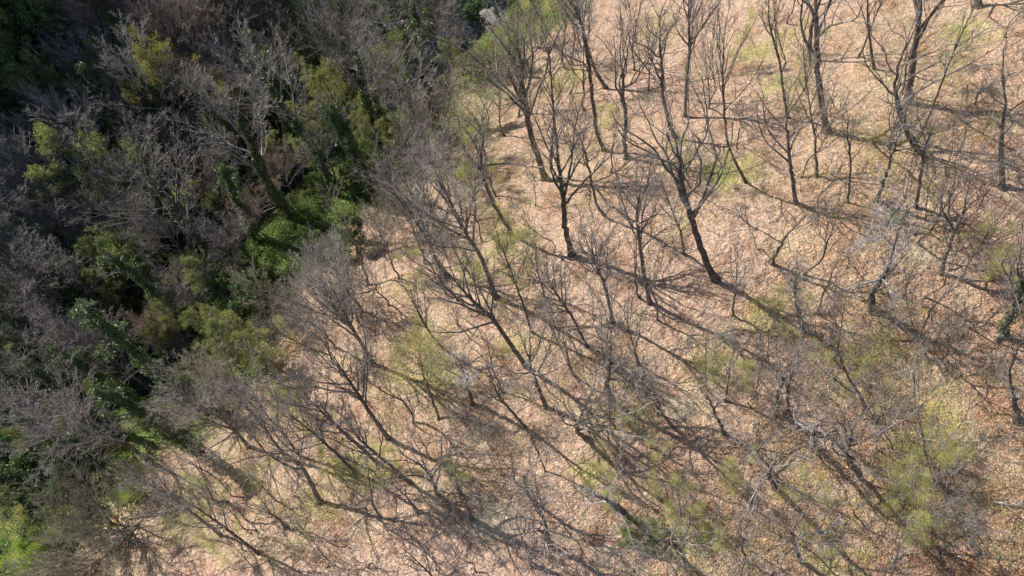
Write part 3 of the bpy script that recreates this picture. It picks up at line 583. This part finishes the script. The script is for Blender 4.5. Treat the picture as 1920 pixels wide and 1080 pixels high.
# the valley side and stream wood, by kind: (across, down, radius) of each crown
WOOD = {
 'f': [(185,105,50),(330,95,55),(505,28,42),(540,100,55),(620,92,58),(752,28,45),(820,42,42),(857,75,28),(690,95,42),(470,140,50),(490,185,45),
       (215,232,42),(95,265,45),(322,300,50),(230,372,55),(100,330,50),(372,362,40),(302,452,46),(20,372,50),(112,440,55),(190,442,50),(42,532,55),
       (172,782,60),(205,655,44),(60,300,40),(150,235,50),(270,190,45),(560,172,42),(405,300,42),(150,165,40),(430,180,50),(12,450,40),(85,600,45),(165,700,48),
       (580,600,44),(640,520,50),],
 'm': [(372,765,46),(440,745,38),(850,200,52),(800,262,52),(842,322,48),(782,345,48),(772,425,46),(722,452,44),(925,165,46),(960,118,42),(880,400,40),(905,300,42),(742,385,44),(820,150,42),(700,520,40),(610,520,40),(600,650,38),(1090,100,44),(1050,30,42),(1300,60,38),(1340,130,36),(1220,90,36)],
 'b': [(387,60,52),(430,72,55),(375,140,62),(500,362,33),(532,332,32),(470,402,28),(330,40,40),(300,620,35)],
 'i': [(30,290,48),(340,235,58),(540,207,52),(150,240,52),(470,270,55),(620,230,34),(760,172,52),(655,122,52),(392,312,38),(320,382,62),(432,442,33),(130,582,55),(70,692,55),(600,290,34),(700,160,42),(200,350,50),(20,760,45)],
 'g': [(660,50,42),(600,190,50),(740,130,48),(830,105,28),(160,330,62),(62,420,34),(162,502,55),(100,542,48),(680,240,34),(720,255,32),(555,140,35),(230,410,45),(260,250,45),(560,40,38),(400,640,50),(475,640,45),(690,30,40),(760,230,30),(120,650,35),(60,800,35),(245,60,44),(700,42,50),(590,255,44),(235,480,46),(350,400,40),(190,290,38),(20,240,36),(500,60,34),(330,560,40),(90,720,36),(480,230,34),(560,110,34)],
 'o': [(275,120,50),(312,180,58),(402,202,52),(250,235,40),(690,200,36),(290,155,42)],
 'y': [(800,695,55),(945,455,42),(900,510,34),(1190,795,32),(1335,670,42),(1345,650,30),(1062,160,34),(1120,225,26),(1430,105,36),(1480,80,36),(1470,165,34),(1390,335,34),(1100,900,36),(1440,590,40),(865,885,34),(700,880,38),(1700,900,48),
       (1760,790,48),(1690,960,42),(850,265,48),(822,325,44),(800,210,40),(1290,300,38),(640,870,34),(480,620,42),(540,680,40),(1270,940,46),(1310,1010,40),(1420,850,40),(1640,700,34),(1885,480,40),(1890,500,30),(1560,1040,34),(1720,830,40),(1490,900,40),(760,520,36),(450,980,36),(980,560,36),
       (1030,60,42),(350,950,40),(880,350,38),(950,400,34),(1240,830,32),(1150,860,32),(1800,60,40),(1570,690,34),(540,780,40),(620,800,36),(30,1050,45)],
 't': [(1345,100,36),(1250,30,36),(1180,60,34),(1060,40,46),(1480,40,36),(1560,320,30),(1430,420,28),(1150,500,30),(1030,420,30),(1250,470,30),(1000,330,28),(1690,570,30),(1580,560,30),(1420,700,34),(1620,680,32),(1690,740,34),(1400,960,38),(1240,1000,36),
       (1110,720,32),(1240,720,32),(760,760,30),(820,840,30),(730,980,34),(780,1040,34),(930,860,30),(1660,860,34),(1750,940,38),(1840,880,36),(1870,960,34),(1700,1040,34),(1880,700,30),(1800,640,30),(1840,440,30),(1620,440,30),(1400,210,30),(1830,200,32),(1760,380,30),
       (450,1020,34),(520,900,32),(380,900,36),(410,960,34),(560,1040,34),(660,1040,30),(900,620,32),(760,640,30),(730,580,34)],
 'w': [(165,940,62),(215,960,48),(110,980,48),(395,640,62),(440,680,50),(700,430,46),(690,500,42),(560,560,42),(830,170,44),(790,290,44),(760,400,44),(260,880,36),(800,350,40),(880,180,40),(660,560,40),(120,850,40),(320,760,38),(720,360,36),(150,1020,44),
       (1010,100,40),(990,40,38)],
 'e': [(455,545,34),(480,580,30),(440,230,30),(660,450,26),(40,480,30),(180,660,30),(30,870,38),(430,520,24),(505,560,26),(210,540,30),(140,900,28),(480,340,22),(870,20,26),(60,640,30)],
 'n': [(540,430,34),(590,458,34),(500,468,34),(560,490,30),(720,300,34),(700,330,30),(650,368,32),(745,268,26),(350,705,26),(130,622,28),(870,112,26),(620,395,28),(180,640,26),(400,690,22),(460,560,26),(30,1000,36),(70,1040,34),(640,330,26),(600,420,30),(1275,975,30),(1245,990,24),(530,520,26),(160,735,24),(445,500,24),(680,290,26),(840,60,24)],
 'v': [(165,330,22),(110,290,20),(300,270,20),(650,250,22),(240,520,22),(90,650,22),(180,700,20),(430,350,20),(520,190,20),(60,560,18),(730,90,18),(290,100,18),(478,165,24),(530,150,18),(45,425,24),(10,480,26),(195,185,24),(250,300,20),(270,340,18),(205,620,26),(25,120,24),(640,260,22),(780,60,22),(560,20,24),(100,130,20)],
}
for k, lst in WOOD.items():
    for a in lst: plant(k, *a)
# the shaded hillside beyond: fill what the sun does not reach
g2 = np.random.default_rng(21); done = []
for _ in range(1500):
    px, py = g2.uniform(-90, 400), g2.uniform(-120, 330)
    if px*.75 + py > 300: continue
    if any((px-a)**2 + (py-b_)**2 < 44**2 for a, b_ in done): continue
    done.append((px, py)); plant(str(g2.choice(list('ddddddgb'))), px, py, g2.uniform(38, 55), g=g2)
# young green growth between the bare crowns of the valley
g5 = np.random.default_rng(52); spots = []
for _ in range(900):
    px, py = g5.uniform(-20, 800), g5.uniform(40, 960)
    q = hit(px, py, 7); sv = stream_s(q[0], q[1])
    if not -24 < sv < 9 or any((px-a)**2 + (py-b_)**2 < 62**2 for a, b_ in spots): continue
    spots.append((px, py)); plant(str(g5.choice(list('gggnoeg'))), px, py, g5.uniform(24, 40), g=g5)
for k, px, py, r in (('g', 385, 520, 32), ('w', 425, 520, 34), ('g', 340, 500, 36), ('w', 400, 570, 34), ('f', 350, 540, 36), ('g', 300, 620, 30), ('f', 420, 480, 34), ('w', 330, 660, 28)): plant(k, px, py, r)
# slender growth that fills the gaps between the bigger trees of the slope
g3 = np.random.default_rng(33); spots = []
for _ in range(2600):
    px, py = g3.uniform(330, 1990), g3.uniform(-60, 1150)
    q = hit(px, py, 4)
    if stream_s(q[0], q[1]) < 15: continue
    low = py > 560 or px > 1500
    if any((px-a)**2 + (py-b_)**2 < ((74 if low else 120)**2) for a, b_ in spots): continue
    spots.append((px, py))
    if len(spots) > 66: break
for px, py in spots: plant(str(g3.choice(list('sstss'))), px, py, g3.uniform(26, 50), g=g3)
# single things that stand out
plant('k', 948, 20, 22, lab='shrub covered in white blossom at the top edge of the wood')
plant('l', 905, 90, 30, lab='large lime green bush in fresh leaf below the white blossom')
plant('l', 265, 745, 24, lab='bright lime green climber-covered bush beside the shaded stream')
plant('p', 262, 590, 44, lab='tree with large pale green leaves left of the fallen log')
plant('p', 40, 622, 22, lab='small pale rounded leafy tree near the left edge')
plant('l', 12, 1050, 28, lab='light green bush in the bottom left corner')
plant('l', 240, 905, 18, lab='small lime bush at the foot of the broad bare olive shrub')
plant('v', 262, 770, 26, lab='short pillar of bright ivy by the shaded stream')

# fallen wood
def fallen(name, label, pts, r, mat, lift=.12, cat='branch', sub=0):
    Pw = [];
    for k, (px, py) in enumerate(pts): q = hit(px, py, lift); Pw.append(q)
    o0 = Pw[0].copy(); Pp = smooth_path(np.array(Pw)-o0, 14)
    Pp += np.random.default_rng(len(label)).normal(0, r*.35, Pp.shape)*np.array([1, 1, .5])
    Rr = np.linspace(r, r*.55, 14)
    g = np.random.default_rng(5+len(label)); parts = [tubes(Pp[None], Rr[None], 8)]
    cap = parts[0][0]; n = 8                       # closed ends
    v, q = parts[0]; c0 = len(v); v = np.vstack([v, Pp[0], Pp[-1]]); caps = []
    for i in range(n): caps += [[c0, (i+1) % n, i, i], [c0+1, 13*n+i, 13*n+(i+1) % n, 13*n+(i+1) % n]]
    me = bpy.data.meshes.new(name); me.from_pydata([tuple(a) for a in v], [], [tuple(a) for a in q] + [tuple(dict.fromkeys(a)) for a in caps]); me.materials.append(M[mat])
    if sub:
        root = bpy.data.objects.new(name, None); C.objects.link(root); root.location = o0
        link('stem', me, root)
        Ps, Rs, _ = grow(Pp[None], Rr[None], sub, .2, .95, .8, .8, .2, .0, 5, .5, .01, g, .014)
        Pt, Rt, _ = grow(Ps, Rs, 3, .3, 1, .35, .7, .2, 0, 3, .6, .006, g, .008)
        link('twigs', mesh_from('twigs', *join([tubes(Ps, Rs, 4), tubes(Pt, Rt, 3)]), True, None, [M[mat]]), root)
        o = root
    else: o = link(name, me); o.location = o0
    tag(o, label, cat); return o
fallen('fallen_log', 'short orange-brown log lying across the dark stream', [(318, 582), (340, 597)], .26, 'twig_brown', .3, 'log')
fallen('fallen_branch', 'long straight dark stick lying across the leaves below the pale soil patch', [(1521, 822), (1480, 842), (1432, 868)], .05, 'bark', .25, sub=3)
fallen('fallen_branch', 'curved dark stick lying on rusty leaves near the bottom edge', [(1671, 1056), (1682, 1040), (1712, 1034)], .06, 'bark', .2, sub=2)
fallen('fallen_branch', 'short pale upright stick beside the curved dark stick', [(1672, 1060), (1668, 1036)], .035, 'dead_wood', .12, sub=2)
fallen('broken_stub', 'pale broken trunk stub at the foot of the ivy-footed oak', [(1866, 634), (1884, 622), (1888, 612)], .13, 'twig_grey', .3, 'stump')
fallen('fallen_log', 'pale barkless log slanting over dark litter low on the right', [(1532, 1002), (1556, 996), (1575, 968)], .11, 'dead_wood', .6, 'log', sub=5)
fallen('fallen_branch', 'thin pale branch lying near the bottom right corner', [(1862, 940), (1890, 946), (1915, 948)], .05, 'dead_wood', .2, sub=4)
fallen('fallen_branch', 'short dark stick with side twigs under the raised twigs low in the middle', [(742, 990), (756, 1003)], .06, 'bark', .2, sub=3)
fallen('fallen_branch', 'slender dark branch across the shadow of the close pair of stems', [(1565, 800), (1530, 815), (1520, 824)], .06, 'bark', .3, sub=3)


# labels of the many look-alike trees: kind, then where in the wood it stands
ORD = ['leftmost', 'second from left', 'third from left', 'fourth from left', 'fifth from left', 'sixth from left', 'seventh from left', 'eighth from left', 'ninth from left', 'tenth from left', 'eleventh from left', 'twelfth from left'] + [w + ' from left' for w in 'thirteenth fourteenth fifteenth sixteenth seventeenth eighteenth nineteenth twentieth'.split()]
def zone(px, py):
    c = min(int(max(px, 0)//384), 4); r = min(int(max(py, 0)//270), 3)
    return (c, r), f"{['top', 'upper', 'lower', 'bottom'][r]} {['far left', 'left', 'centre', 'right', 'far right'][c]}"
cells = {}
for root, px, py, k, desc in PLACED:
    if not (-5 < px < 1925 and -5 < py < 1085):
        root['label'] = f'{desc}, mostly cut off by the edge of the picture'; root['group'] = f'{desc} at the edge'; continue
    c, txt = zone(px, py); cells.setdefault((k, c), []).append((px, py, root, desc, txt))
for key, lst in cells.items():
    lst.sort(key=lambda a: (a[0], a[1]))
    for n, (px, py, root, desc, txt) in enumerate(lst):
        root['group'] = KINDS[key[0]]['desc'].split(' with ')[0] + ' group'
        if len(lst) == 1: root['label'] = f'{desc}, the only one in the {txt} part'
        else: root['label'] = f'{desc}, {ORD[min(n, 19)]} in the {txt} part'
